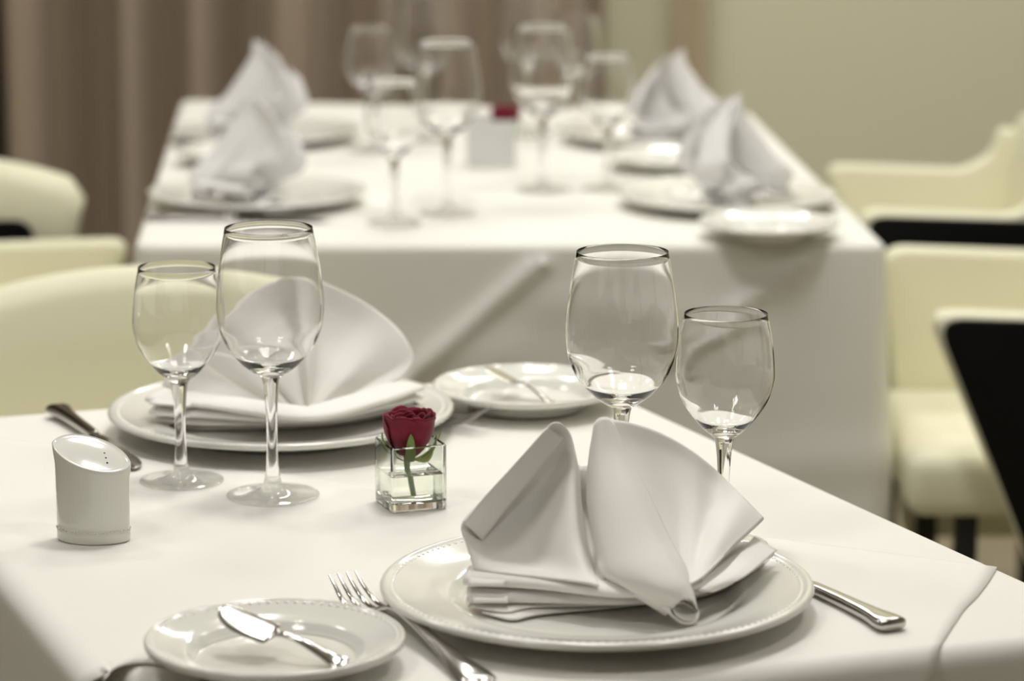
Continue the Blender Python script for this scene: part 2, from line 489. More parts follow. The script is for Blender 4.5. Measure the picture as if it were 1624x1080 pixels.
# ------------------------------------------------------------------ crockery
def plate_mesh(rad, scale=1.0):
    bm = bmesh.new(); k = rad
    P = [(0, .0055), (.55 * k, .0055), (.62 * k, .0068), (.665 * k, .0105), (.70 * k, .0128), (.80 * k, .0150), (.90 * k, .0182), (.955 * k, .0200)]
    top = prof_spline(P, 5)
    edge = [(.962 * k, .0206), (.972 * k, .0212), (.985 * k, .0210), (.996 * k, .0200), (k, .0184), (.997 * k, .0168), (.985 * k, .0158)]
    und = [(.90 * k, .0135), (.75 * k, .0090), (.63 * k, .0050), (.61 * k, .0012), (.60 * k, 0), (.575 * k, 0), (.57 * k, .0020), (0, .0022)]
    lathe(bm, top + edge + und, 128)
    nb = int(2 * math.pi * .945 * k / .0062)
    for i in range(nb):
        t = 2 * math.pi * i / nb
        r = bmesh.ops.create_icosphere(bm, subdivisions=1, radius=.0021)
        bmesh.ops.transform(bm, matrix=Matrix.Translation((.942 * k * math.cos(t), .942 * k * math.sin(t), .0192)) @ Matrix.Diagonal((1, 1, .55, 1)), verts=r['verts'])
    return bm
def place_plate(src, name, rad, px, py, label, cat, group, rim=.02):
    p = on_z(px, py, TOP + rim); p.z = TOP + .0012
    if src is None:
        o = obj(name, plate_mesh(rad), 'china', smooth=50)
    else:
        o = src.copy(); COL.objects.link(o)
    o.location = p
    return tag(o, label, cat, group)
dp = place_plate(None, 'dinner_plate', .1505, 946, 924, 'white beaded dinner plate under the two-lobed napkin nearest the camera', 'plate', 'dinner plates')
DINNER = [dp]
for px, py, lb in ((446, 646, 'white dinner plate under the smooth fan napkin behind the two left glasses'),
                   (408, 300, 'white dinner plate at the near left corner of the far table'),
                   (1153, 304, 'white dinner plate at the near right corner of the far table'),
                   (422, 203, 'white dinner plate at the back left of the far table'),
                   (1040, 205, 'white dinner plate at the back right of the far table')):
    DINNER.append(place_plate(dp, 'dinner_plate', 0, px, py, lb, 'plate', 'dinner plates'))
    if py < 400: DINNER[-1].scale = (.93, .93, .93)
bp = place_plate(None, 'bread_plate', .0852, 436, 1012, 'small white beaded side plate at the bottom left under a butter knife', 'plate', 'bread plates')
BREAD = [bp]
for px, py, lb in ((835, 611, 'small white side plate at the far edge of the near table'),
                   (1219, 352, 'small white side plate at the near right corner of the far table'),
                   (1056, 246, 'small white side plate between the right dinner plates of the far table'),
                   (375, 238, 'small white side plate between the left dinner plates of the far table')):
    BREAD.append(place_plate(bp, 'bread_plate', 0, px, py, lb, 'plate', 'bread plates'))

# ------------------------------------------------------------------ wine glasses: foot, stem and bowl meet edge to edge
def wine_glass(kind, label):
    if kind == 'large':
        foot = [(0, .0002), (.030, .0002), (.0360, .0004), (.0372, .0010), (.0366, .0019), (.030, .0028), (.020, .0040), (.012, .0062), (.0080, .0100), (.0062, .0150)]
        stem = [(.0062, .0150), (.0050, .026), (.0043, .045), (.0045, .065), (.0054, .082), (.0066, .0925), (.0078, .0975)]
        outer = [(.0078, .0975), (.0115, .0995), (.0175, .1035), (.0250, .1100), (.0340, .1210), (.0400, .1350), (.0426, .1500), (.0420, .1680), (.0392, .1900), (.0345, .2165)]
        bot = [(.0305, .1175), (.0235, .1110), (.0150, .1062), (.0080, .1045), (0, .1040)]
        rim = .2165
    else:
        foot = [(0, .0002), (.028, .0002), (.0332, .0004), (.0343, .0010), (.0337, .0019), (.028, .0028), (.019, .0038), (.011, .0058), (.0075, .0090), (.0058, .0130)]
        stem = [(.0058, .0130), (.0048, .022), (.0043, .038), (.0046, .055), (.0055, .070), (.0068, .0800), (.0078, .0835)]
        outer = [(.0078, .0835), (.0103, .0855), (.0145, .0890), (.0195, .0940), (.0265, .1030), (.0325, .1130), (.0360, .1250), (.0366, .1345), (.0347, .1560), (.0308, .1770)]
        bot = [(.0230, .0995), (.0175, .0945), (.0120, .0910), (.0060, .0898), (0, .0895)]
        rim = .177
    t = thing('wine_glass', label, 'wine glass')
    bm = bmesh.new(); lathe(bm, foot[:4] + prof_spline(foot[4:], 5), 96); obj('foot', bm, 'foot', t, smooth=180)
    bm = bmesh.new(); lathe(bm, prof_spline(stem, 6), 96); obj('stem', bm, 'stem', t, smooth=180)
    op = prof_spline(outer, 8)
    ex, ez = outer[-1]
    lip = [(ex - .0001, ez + .0002), (ex - .0003, ez + .0002), (ex - .0004, ez)]
    ip = prof_spline([(ex - .0004, ez - .003)] + [(r - .0006, z) for r, z in outer[-2:4:-1]] + bot, 8)
    bm = bmesh.new(); lathe(bm, op + lip + ip, 96); obj('bowl', bm, 'bowl', t, smooth=180)
    # normals must face outwards although each part is an open surface
    for ch in t.children:
        me = ch.data; b2 = bmesh.new(); b2.from_mesh(me); b2.normal_update(); b2.faces.ensure_lookup_table()
        if ch.name.startswith('bowl'):
            f = max(b2.faces, key=lambda q: q.calc_center_median().xy.length)
        elif ch.name.startswith('stem'):
            f = b2.faces[len(b2.faces) // 2]
        else:
            f = min(b2.faces, key=lambda q: q.calc_center_median().z); 
            if f.normal.z > 0: bmesh.ops.reverse_faces(b2, faces=b2.faces)
            b2.to_mesh(me); b2.free(); continue
        c = f.calc_center_median()
        if f.normal.x * c.x + f.normal.y * c.y < 0: bmesh.ops.reverse_faces(b2, faces=b2.faces)
        b2.to_mesh(me); b2.free()
    return t
GL = wine_glass('large', 'x'); GS = wine_glass('small', 'x')
first = {'large': True, 'small': True}
def put_glass(kind, px, py, label, group):
    src = GL if kind == 'large' else GS
    p = on_z(px, py); p.z = TOP + .0013
    if first[kind]:
        o = src; first[kind] = False; o.location = p; o['label'] = label; o['group'] = group
    else: o = copy_tree(src, p, random.uniform(0, 6), label, group)
    return o
g1 = 'glasses on the near table'; g2 = 'glasses on the far table'
put_glass('large', 433, 789, 'large empty wine glass second from the left on the near table', g1)
put_glass('small', 288, 766, 'small empty wine glass beside the white shaker', g1)
put_glass('large', 984, 846, 'large empty wine glass behind the near napkin', g1)
put_glass('small', 1146, 868, 'small empty wine glass at the right behind the near napkin', g1)
put_glass('small', 626, 357, 'small wine glass nearest the viewer on the far table', g2)
put_glass('large', 709, 340, 'large wine glass in front of the far cube vase, on its left', g2)
put_glass('large', 860, 303, 'large wine glass just right of the far cube vase', g2)
put_glass('small', 963, 302, 'small rightmost wine glass on the far table', g2)
put_glass('small', 588, 240, 'small leftmost wine glass standing at the back of the far table', g2)
put_glass('large', 672, 224, 'large wine glass cut by the photo top, left of the far rose', g2)
put_glass('large', 836, 216, 'large wine glass cut by the photo top, right of the far rose', g2)
put_glass('small', 914, 208, 'small wine glass at the back right of the far table', g2)

# ------------------------------------------------------------------ vase with rose
def rounded_sq(h, rc, z, n=5):
    out = []
    for k, (sx, sy) in enumerate(((1, 1), (-1, 1), (-1, -1), (1, -1))):
        for j in range(n + 1):
            a = R(90 * k + 90 * j / n)
            out.append(Vector((sx * (h - rc) + rc * math.cos(a), sy * (h - rc) + rc * math.sin(a), z)))
    return out
def make_vase():
    t = thing('cube_vase', 'x', 'vase')
    H, h, wl, fl = .0520, .0228, .0024, .0058
    bm = bmesh.new()
    rings = [rounded_sq(h - .001, .003, .0003), rounded_sq(h, .0035, .0013), rounded_sq(h, .0035, H - .001), rounded_sq(h - .0008, .003, H),
             rounded_sq(h - wl + .0008, .002, H), rounded_sq(h - wl, .002, H - .001), rounded_sq(h - wl - .0004, .002, fl + .002), rounded_sq(h - wl - .003, .002, fl)]
    rr = grid(bm, rings, close_u=True); bm.faces.new(rr[0]); bm.faces.new(rr[-1])
    obj('glass_cube', bm, 'vglass', t, smooth=30)
    bm = bmesh.new()
    e = .0003
    rings = [rounded_sq(h - wl - .003 + e, .002, fl - e), rounded_sq(h - wl - .0004 + e, .002, fl + .002), rounded_sq(h - wl + e, .002, .0285), rounded_sq(h - wl - .0012, .002, .0278)]
    rr = grid(bm, rings, close_u=True); bm.faces.new(rr[0]); bm.faces.new(rr[-1])
    tag(obj('water', bm, 'water', t, smooth=30), 'clear water half filling the vase')
    return t
def petal(parent, ang, span, r0, r1, z0, z1, curl, seed, lean=0.):
    rnd = random.Random(seed); bm = bmesh.new(); rows = []
    nz, na = 14, 18; wob = rnd.uniform(0, 6)
    for j in range(nz + 1):
        v = j / nz; row = []
        rr = r0 + (r1 - r0) * math.sin(min(v * 1.25, 1) * math.pi / 2) ** .8
        if v > .8: rr += curl * ((v - .8) / .2) ** 2
        for i in range(na + 1):
            u = i / na * 2 - 1
            wd = span * (.35 + .65 * math.sin(min(1, v * 1.6) * math.pi / 2))
            a = ang + u * wd / 2
            top = 1 - .20 * abs(u) ** 2.5 - .03 * math.sin(4 * u + wob) - .04 * max(0, 1 - abs(u) * 5)
            z = z0 + (z1 - z0) * v * (1 - (1 - top) * v * v)
            rad = rr * (1 + .05 * math.sin(3 * u + wob) * v) + .0012 * (u * .6 + .5)
            row.append((rad * math.cos(a), rad * math.sin(a), z))
        rows.append(row)
    grid(bm, rows)
    return obj('petal', bm, 'petal', parent, solid=.0005, smooth=180)
def make_rose():
    t = thing('rose', 'x', 'rose')
    # flower head: cup base at z=.040, crown at .080 above the table
    zc = .0405
    for k in range(5): petal(t, 1.26 * k + .35, 2.0, .005, .0193 - .0008 * (k % 2), zc, zc + .0345 + .0016 * math.sin(k * 2.4), .0012, 10 + k)
    for k in range(5): petal(t, 1.26 * k + .95, 1.9, .004, .0165, zc + .001, zc + .0350 - .001 * (k % 2), .0006, 20 + k)
    for k in range(4): petal(t, 1.57 * k + .3, 2.0, .003, .0128, zc + .002, zc + .0325, .0004, 30 + k)
    for k in range(3): petal(t, 2.1 * k + .9, 2.6, .003, .0090, zc + .003, zc + .0312, -.0006, 40 + k)
    for k in range(2): petal(t, 3.1 * k + .2, 3.4, .002, .0052, zc + .003, zc + .0302, -.0006, 50 + k)
    petal(t, .8, 5.2, .001, .0022, zc + .004, zc + .029, 0, 60)
    bm = bmesh.new()
    pts = spline([Vector((0.002, .0, .0092)), Vector((.000, .001, .020)), Vector((-.0016, .001, .032)), Vector((-.0012, 0, .040)), Vector((0, 0, .0425))], 20)
    rad = [.0022, .0022, .0023, .0024, .0026, .0034, .0058]
    secs = []
    for i, p in enumerate(pts):
        u = i / 20 * 6; a = int(min(u, 5)); r = rad[a] + (rad[a + 1] - rad[a]) * (u - a)
        secs.append((p, Vector((r, 0, 0)), Vector((0, r, 0))))
    flat_tube(bm, secs, 14, 2)
    obj('stem', bm, 'green', t, smooth=60)
    for a, ln, wd in ((-1.45, .026, .0062), (-2.75, .024, .004), (.1, .020, .004), (1.6, .022, .004)):
        bm = bmesh.new(); rows = []
        for j in range(13):
            v = j / 12; rr = .0035 + .0175 * math.sin(min(1, v * 1.15) * math.pi / 2) ** .8
            hw = wd * (.55 + .9 * v) * (1 - v) ** .75 + .0001
            z = zc - .004 + ln * v
            row = []
            for i in range(7):
                u = i / 6 * 2 - 1
                bend = -.0006 * abs(u)
                c = Vector((math.cos(a), math.sin(a), 0)); s = Vector((-c.y, c.x, 0))
                row.append(c * (rr + .0012 + bend) + s * hw * u + Vector((0, 0, z)))
            rows.append(row)
        grid(bm, rows); obj('sepal', bm, 'green', t, solid=.0006, smooth=180)
    # the small side leaf lying to the right with a thin dry tip standing up
    bm = bmesh.new(); rows = []
    path = spline([Vector((.004, -.004, .038)), Vector((.012, -.002, .0385)), Vector((.0165, .001, .041)), Vector((.0195, .004, .0445))], 14)
    for j, p in enumerate(path):
        v = j / 14; hw = .0036 * math.sin(math.pi * min(.98, v * .95 + .03)) + .0002
        rows.append([p + Vector((-.25, .9, .25 * abs(i - 3))) * hw * (i - 3) / 3 for i in range(7)])
    grid(bm, rows); tag(obj('leaf', bm, 'leaf', t, solid=.0005, smooth=180), 'small yellow green leaf curling to the right')
    bm = bmesh.new()
    path = spline([Vector((.0190, .0035, .0440)), Vector((.0220, .006, .0495)), Vector((.0245, .009, .055)), Vector((.0265, .012, .0615))], 12)
    flat_tube(bm, [(p, Vector((.0008 * (1 - .8 * i / 12), 0, 0)), Vector((0, .0006 * (1 - .8 * i / 12), 0))) for i, p in enumerate(path)], 8, 2)
    tag(obj('tendril', bm, 'green', t, smooth=60), 'thin dark green leaf tip sticking up')
    return t
VR = R(20)
vc = (on_z(620, 819).to_2d() + on_z(700, 811).to_2d() * 0 )
corner_f = on_z(622, 818).to_2d()
vcen = corner_f + (Matrix.Rotation(VR, 2) @ Vector((.0228, .0228)))
vase = make_vase(); vase.location = (*vcen, TOP + .0013); vase.rotation_euler = (0, 0, VR)
vase['label'] = 'small clear glass cube vase holding water on the near table'; vase['group'] = 'cube vases'
rose = make_rose(); rose.location = (vcen.x - .0015, vcen.y - .002, TOP + .0013)
rose['label'] = 'dark red rose standing in the near cube vase'; rose['group'] = 'roses in cube vases'
v2 = on_z(779, 262)
# the far vase is a ribbed frosted-looking white cube with a low rose
def far_vase(p):
    t = thing('cube_vase', 'pale cube vase at the middle of the far table', 'vase', (p.x, p.y, TOP + .0006), R(3), 'cube vases')
    H, h, wl, fl = .066, .033, .003, .006
    bm = bmesh.new()
    rings = [rounded_sq(h - .001, .003, .0003), rounded_sq(h, .0035, .0013), rounded_sq(h, .0035, H - .001), rounded_sq(h - .0008, .003, H),
             rounded_sq(h - wl + .0008, .002, H), rounded_sq(h - wl, .002, H - .001), rounded_sq(h - wl, .002, fl)]
    rr = grid(bm, rings, close_u=True); bm.faces.new(rr[0]); bm.faces.new(rr[-1])
    m = mat('frosted_vase_glass', (.86, .88, .84), .35, trans=.25, ior=1.45)
    obj('glass_cube', bm, m, t, smooth=30)
far_vase(v2)
rose2 = copy_tree(rose, (on_z(802, 262).x, v2.y, TOP + .007), 1.0, 'dark red rose in the pale cube vase of the far table', 'roses in cube vases')

# ------------------------------------------------------------------ shaker
def shaker():
    p = on_z(149, 858)
    t = thing('salt_shaker', 'white porcelain shaker with a slanted top on the near table', 'salt shaker', (p.x, p.y, TOP + .0013), R(-8)); t.scale = (1.06, 1.04, 1)
    bm = bmesh.new(); n = 72
    def ring(k, zf, a=.0282, b=.0185):
        out = []
        for i in range(n):
            th = 2 * math.pi * i / n; c, s = math.cos(th), math.sin(th)
            e = 2.0
            x = a * k * c; y = b * k * s * (1 - .12 * abs(c) ** 3)
            out.append(Vector((x, y, zf(x, y))))
        return out
    top = lambda x, y: .0668 - .30 * x + .40 * y
    flat = lambda z: (lambda x, y: z)
    rings = [ring(.90, flat(.0003)), ring(.935, flat(.0010)), ring(.945, flat(.0025))]
    for z in (.006, .009): rings.append(ring(.945, flat(z)))
    rings.append(ring(.93, flat(.0095)))
    for k in range(1, 12):
        f = k / 12
        kk = .935 + .015 * f + (.05 * max(0, f - .8) / .2)
        rings.append(ring(kk, (lambda f: lambda x, y: .0095 + (top(x, y) - .0030 - .0095) * f)(f)))
    rings.append(ring(1.0, lambda x, y: top(x, y) - .0022))
    rings.append(ring(1.0, lambda x, y: top(x, y) - .0006))
    rings.append(ring(.975, lambda x, y: top(x, y) + .0002))
    for k in (.9, .8, .65, .5, .35, .18):
        rings.append(ring(k, (lambda k: lambda x, y: top(x, y) - .0012 + .0022 * (1 - ((k) ** 2)))(k)))
    rr = grid(bm, rings, close_u=True); bm.faces.new(rr[0]); bm.faces.new(rr[-1])
    for i in range(56):
        th = 2 * math.pi * i / 56
        r = bmesh.ops.create_icosphere(bm, subdivisions=1, radius=.0008)
        c, s = math.cos(th), math.sin(th)
        bmesh.ops.translate(bm, verts=r['verts'], vec=(.0282 * .94 * c, .0185 * .94 * s * (1 - .12 * abs(c) ** 3), .0098))
    obj('body', bm, 'china', t, smooth=60)
    for k in range(3):
        bm = bmesh.new(); x, y = .0085 + .0022 * k, .0035 - .0045 * k
        bmesh.ops.create_icosphere(bm, subdivisions=2, radius=.0007)
        o = obj('shaker_hole', bm, 'hole', t); o.location = (x, y, top(x, y) + .0006)
shaker()

# ------------------------------------------------------------------ cutlery, local +X points to the working end, handle end at 0
def make_fork():
    t = thing('dinner_fork', 'x', 'fork')
    bm = bmesh.new()
    T = [(0, 0, .0026, .0065, .0010), (.004, 0, .0028, .0105, .0018), (.018, 0, .0034, .0112, .0020), (.035, 0, .0050, .0085, .0022), (.06, 0, .0085, .0058, .0022), (.09, 0, .0125, .0040, .0021),
         (.12, 0, .0150, .0031, .0020), (.135, 0, .0135, .0031, .0019), (.145, 0, .0100, .0048, .0015), (.153, 0, .0065, .0088, .0012), (.161, 0, .0042, .0120, .0011), (.168, 0, .0036, .0126, .0010)]
    T1 = T[:8]; T2 = T[7:]
    flat_tube(bm, strip_secs(T1, 5), 16, 2.4); obj('handle', bm, 'steel', t, smooth=60)
    bm = bmesh.new()
    flat_tube(bm, strip_secs(T2, 5), 16, 3)
    for k in range(4):
        y = (-1.5 + k) * .0069; y2 = (-1.5 + k) * .0062
        Q = [(.166, y, .0037, .0022, .0010), (.178, y, .0038, .0021, .0010), (.190, y * .97, .0062, .0018, .0010), (.202, y2, .0112, .0014, .0009), (.212, y2, .0165, .0006, .0006)]
        flat_tube(bm, strip_secs(Q, 4), 10, 2)
    obj('tines', bm, 'steel', t, smooth=60)
    return t
def make_knife():
    t = thing('dinner_knife', 'x', 'knife')
    bm = bmesh.new()
    T = [(0, 0, .0052, .0080, .0036), (.002, 0, .0052, .0108, .0044), (.010, 0, .0052, .0112, .0046), (.028, 0, .0052, .0080, .0044), (.055, 0, .0050, .0062, .0042), (.085, 0, .0048, .0056, .0040), (.105, 0, .0045, .0052, .0036), (.112, 0, .0042, .0045, .0028)]
    flat_tube(bm, strip_secs(T, 5), 18, 3); obj('handle', bm, 'steel', t, smooth=60)
    bm = bmesh.new()
    T = [(.110, 0, .0040, .0050, .0016), (.118, .0005, .0036, .0086, .0013), (.15, .0008, .0032, .0096, .0011), (.19, .0006, .0030, .0098, .0010), (.215, -.0008, .0030, .0086, .0009), (.228, -.0030, .0030, .0052, .0008), (.233, -.0045, .0030, .0012, .0006)]
    flat_tube(bm, strip_secs(T, 5), 14, 2.2); obj('blade', bm, 'steel', t, smooth=60)
    return t
def make_butter():
    t = thing('butter_knife', 'x', 'knife')
    bm = bmesh.new()
    T = [(0, 0, .0012, .0030, .0008), (.003, 0, .0014, .0060, .0012), (.012, 0, .0018, .0062, .0014), (.03, 0, .0055, .0040, .0016), (.055, 0, .0110, .0026, .0015), (.072, 0, .0120, .0024, .0015), (.080, 0, .0110, .0030, .0013)]
    flat_tube(bm, strip_secs(T, 5), 16, 2.5); obj('handle', bm, 'steel', t, smooth=60)
    bm = bmesh.new()
    T = [(.079, 0, .0112, .0032, .0012), (.083, .001, .0110, .0098, .0009), (.090, .0016, .0118, .0112, .0007), (.115, .0018, .0148, .0112, .0007), (.132, .0008, .0169, .0094, .0006), (.142, -.0010, .0182, .0060, .0006), (.1455, -.002, .0186, .0014, .0005)]
    flat_tube(bm, strip_secs(T, 5), 14, 2.5); obj('blade', bm, 'steel', t, smooth=60)
    return t
def aim(o, tail, tip, z):
    a, b = on_z(*tail, z), on_z(*tip, z)
    o.location = (a.x, a.y, z); o.rotation_euler = (0, 0, math.atan2(b.y - a.y, b.x - a.x))
ZT = TOP + .0013
def place_tip(o, tips, tip_floor, tail):
    """put the lifted tine tips (16.5 mm up, 212 mm from the handle end) at their place"""
    o.scale = (1.05, 1.08, 1.08)
    t = on_z(*tips, ZT + .0178); a = on_z(*tail, ZT); d = Vector((t.x - a.x, t.y - a.y)).normalized()
    o.location = (t.x - d.x * .2226, t.y - d.y * .2226, ZT); o.rotation_euler = (0, 0, math.atan2(d.y, d.x))
fork = make_fork(); place_tip(fork, (543, 909), (560, 930), (764, 1087))
fork['label'] = 'steel dinner fork beside the nearest dinner plate'; fork['group'] = 'dinner forks'
f2 = copy_tree(fork, (0, 0, 0), 0, 'steel fork at the right of the far plate, tines toward the side plate', 'dinner forks')
a = on_z(773, 654, ZT + .0178); f2.rotation_euler = (0, 0, R(-36))
f2.location = (a.x - 0.2226 * math.cos(R(-36)), a.y - 0.2226 * math.sin(R(-36)), ZT + .002)
f2.rotation_euler = (R(12), 0, R(-36))
knife = make_knife(); aim(knife, (1418, 1003), (1262, 928), ZT)
knife['label'] = 'steel dinner knife right of the nearest plate, only its handle showing'; knife['group'] = 'dinner knives'
k2 = copy_tree(knife, (0, 0, 0), 0, 'steel dinner knife behind the white shaker', 'dinner knives'); aim(k2, (90, 656), (228, 752), ZT)
zb = TOP + .0012 + .0165
bk = make_butter()
zb1 = TOP + .0012 + .0125
a, b = on_z(545, 1056, zb1 + .003), on_z(352, 965, zb1 + .014)
def lay(o, a, b, roll=0):
    k_ = (b - a).length / .1455; o.scale = (k_, 1, 1)
    o.location = (a.x, a.y, a.z); d = b - a
    o.rotation_euler = (R(roll), -math.atan2(d.z, d.to_2d().length), math.atan2(d.y, d.x))
tp_ = on_z(352, 962, TOP + .0350); tp_.z = TOP + .0175
lay(bk, on_z(550, 1056, TOP + .0080), tp_, -20)
bk['label'] = 'short steel butter knife lying across the bottom left side plate'; bk['group'] = 'butter knives'
def lay2(tail, tip, z, label):
    b_ = on_z(*tip, z + .0175); b_.z = z
    c = copy_tree(bk, (0, 0, 0), 0, label, 'butter knives'); lay(c, on_z(*tail, TOP + .0075), b_, 9)
lay2((878, 641), (768, 584), TOP + .0125, 'short steel butter knife on the side plate at the far edge of the near table')

k3 = copy_tree(knife, (0, 0, 0), 0, 'steel dinner knife at the near left corner of the far table', 'dinner knives'); aim(k3, (232, 350), (470, 352), TOP + .0007)

# ------------------------------------------------------------------ napkins
def napkin_near():
    pc = DINNER[0].location
    L = on_z(738, 930, .770); C_ = on_z(1030, 955, .770); Rr = on_z(1226, 884, .770)
    def yb(px):  # depth of the fold line of the base stack
        if px < 1030: t = (px - 738) / (1030 - 738); return L.y + (C_.y - L.y) * t
        t = (px - 1030) / (1226 - 1030); return C_.y + (Rr.y - C_.y) * t
    Lm = L.lerp(Rr, .5)
    def yl(px):
        t = (px - 738) / (1226 - 738); return L.y + (Rr.y - L.y) * t
    def G(rows): return [[on_z(x, y, o) if o > .5 else at_y(x, y, yl(x) + .028 + o) for x, y, o in r] for r in rows]
    bm = bmesh.new()
    # left lobe, hollow towards the viewer, with its folded hem
    loft(bm, G([
        [(858, 694, .004), (872, 674, .000), (888, 671, .002), (902, 684, .010), (908, 700, .022)],
        [(812, 742, -.004), (838, 728, .012), (880, 724, .018), (908, 735, .010), (918, 750, .022)],
        [(765, 793, -.012), (795, 790, .014), (855, 785, .016), (905, 790, -.010), (922, 800, .004)],
        [(733, 831, -.022), (765, 838, .006), (838, 846, .000), (908, 852, -.040), (930, 860, -.028)],
        [(741, 866, -.028), (785, 882, -.016), (850, 892, -.026), (918, 898, -.070), (940, 902, -.062)],
        [(752, 905, .783), (800, 910, .783), (860, 916, .783), (922, 924, .784), (950, 929, .784)]]), 40, 44)
    # folded hem band along the upper left edge
    loft(bm, G([
        [(868, 678, -.004), (893, 694, .004)],
        [(812, 741, -.008), (846, 755, .006)],
        [(765, 792, -.016), (802, 808, .004)],
        [(735, 829, -.025), (764, 856, -.006)]]), 10, 24)
    # hollow between the two lobes
    loft(bm, G([
        [(900, 725, .030), (918, 738, .045), (934, 738, .036), (945, 730, .010)],
        [(912, 800, .020), (926, 815, .035), (938, 815, .024), (948, 800, -.014)],
        [(930, 870, -.020), (938, 885, -.020), (946, 885, -.026), (955, 870, -.050)],
        [(940, 918, -.082), (944, 920, -.082), (950, 920, -.084), (960, 918, -.090)]]), 20, 24)
    # centre roll: a cone opening downwards to the front
    loft(bm, G([
        [(946, 690, .014), (942, 676, .006), (950, 664, -.002), (962, 662, -.004), (972, 670, .004)],
        [(934, 730, .006), (936, 728, -.010), (952, 722, -.022), (978, 716, -.022), (996, 722, -.006)],
        [(932, 800, -.020), (940, 798, -.042), (968, 790, -.056), (1005, 780, -.054), (1030, 785, -.032)],
        [(946, 868, -.056), (958, 868, -.080), (995, 862, -.094), (1035, 850, -.090), (1060, 850, -.068)],
        [(954, 908, -.086), (980, 914, -.108), (1020, 908, -.122), (1062, 898, -.120), (1086, 898, -.098)],
        [(998, 940, -.106), (1022, 946, -.126), (1052, 935, -.138), (1084, 927, -.134), (1098, 934, -.116)],
        [(1056, 976, -.124), (1062, 970, -.134), (1080, 952, -.142), (1098, 952, -.138), (1106, 968, -.124)]]), 40, 50)
    # rolled tail with an open end
    def ring(cx, cy, rx, ry, off, tilt=.5, n=28):
        out = []
        for k in range(n):
            t = 2 * math.pi * k / n
            x = cx + rx * math.cos(t) * math.cos(tilt) - ry * math.sin(t) * math.sin(tilt)
            y = cy + rx * math.cos(t) * math.sin(tilt) + ry * math.sin(t) * math.cos(tilt)
            out.append(at_y(x, y, yl(x) + .028 + off + .010 * math.sin(t) * -1))
        return out
    rings = [ring(1035, 934, 30, 13, -.112), ring(1058, 950, 29, 15, -.120), ring(1074, 961, 27, 17, -.127), ring(1083, 967, 25, 18.5, -.132), ring(1086, 970, 24, 18, -.134)]
    grid(bm, rings, close_u=True)
    rings = [ring(1086, 970, 19, 12, -.1335), ring(1078, 962, 15, 9, -.122), ring(1060, 948, 10, 6, -.112)]
    grid(bm, rings, close_u=True)
    # right lobe: a fan from the apex under the roll
    loft(bm, G([
        [(958, 664, .004), (1002, 671, .018), (1050, 688, .030), (1098, 716, .030), (1142, 752, .026), (1180, 790, -.016), (1211, 822, -.034)],
        [(982, 712, -.006), (1022, 716, .012), (1062, 726, .022), (1102, 748, .018), (1136, 780, .012), (1165, 812, -.036), (1190, 842, -.052)],
        [(1008, 770, -.034), (1040, 772, -.012), (1072, 780, -.004), (1104, 798, -.014), (1126, 818, -.022), (1146, 842, -.062), (1164, 865, -.074)],
        [(1036, 830, -.064), (1056, 832, -.048), (1076, 838, -.040), (1098, 848, -.046), (1112, 862, -.054), (1126, 876, -.082), (1138, 893, -.094)],
        [(1062, 888, -.100), (1070, 890, -.092), (1078, 894, -.088), (1090, 898, -.090), (1098, 905, -.098), (1106, 910, -.104), (1113, 916, -.112)],
        [(1078, 920, -.118), (1080, 921, -.116), (1082, 922, -.115), (1084, 923, -.115), (1086, 924, -.116), (1088, 925, -.117), (1092, 928, -.118)]]), 56, 40)
    # turned-in lower edge of the right lobe
    loft(bm, G([
        [(1211, 822, -.034), (1207, 827, -.030), (1200, 834, -.018)],
        [(1164, 865, -.074), (1162, 869, -.068), (1158, 872, -.054)],
        [(1113, 916, -.112), (1113, 919, -.108), (1112, 920, -.096)]]), 8, 24)
    # base stack: flattened rolls of cloth, one above the other, bent in a shallow V
    def layer(pts, z, hh, wd, p=2.2, wav=0, n=44, cap=False):
        path = spline([on_z(x, y, z) for x, y in pts], n); secs = []
        for i, q in enumerate(path):
            a = path[max(i - 1, 0)]; b = path[min(i + 1, n)]
            t = (b - a).normalized(); s = Vector((-t.y, t.x, 0))
            h = hh * (.85 + .25 * abs(math.cos(i / n * math.pi)))
            c = q + s * wd + Vector((0, 0, wav * math.sin(i * .45)))
            secs.append((c, s * wd, Vector((0, 0, h))))
        flat_tube(bm, secs, 26, p, cap=cap)
    layer([(734, 922), (850, 929), (1000, 944), (1120, 926), (1228, 878)], .7780, .0044, .016)
    layer([(740, 950), (850, 951), (1000, 955), (1120, 936), (1226, 890)], .7680, .0042, .016, wav=.0002)
    layer([(742, 962), (800, 970), (850, 963), (1000, 957), (1120, 941), (1222, 898)], .7620, .0010, .018, wav=.0003)
    layer([(764, 972), (812, 982), (860, 974), (1000, 960), (1120, 944), (1215, 903)], .7592, .0008, .018, wav=.0002)
    # inner layers of the stack seen at the left end
    layer([(742, 927), (800, 928)], .7780, .0022, .012, n=8)
    layer([(750, 954), (806, 954)], .7680, .0018, .011, n=8)
    # upper right flap
    loft(bm, G([
        [(1108, 936, .7830), (1150, 905, .7860), (1196, 852, .7880)],
        [(1120, 938, .7810), (1165, 912, .7850), (1214, 862, .7860)],
        [(1132, 938, .7790), (1180, 915, .7830), (1232, 873, .7830)]]), 20, 12)
    me_off = Matrix.Translation(-Vector((pc.x, pc.y, TOP)))
    bmesh.ops.transform(bm, matrix=me_off, verts=bm.verts)
    o = obj('folded_napkin', bm, 'napkin', smooth=180, solid=.0011)
    o.location = (pc.x, pc.y, TOP)
    return tag(o, 'white cloth napkin folded in two lobes with a rolled tail on the nearest plate', 'napkin', 'folded napkins')
nap = napkin_near()

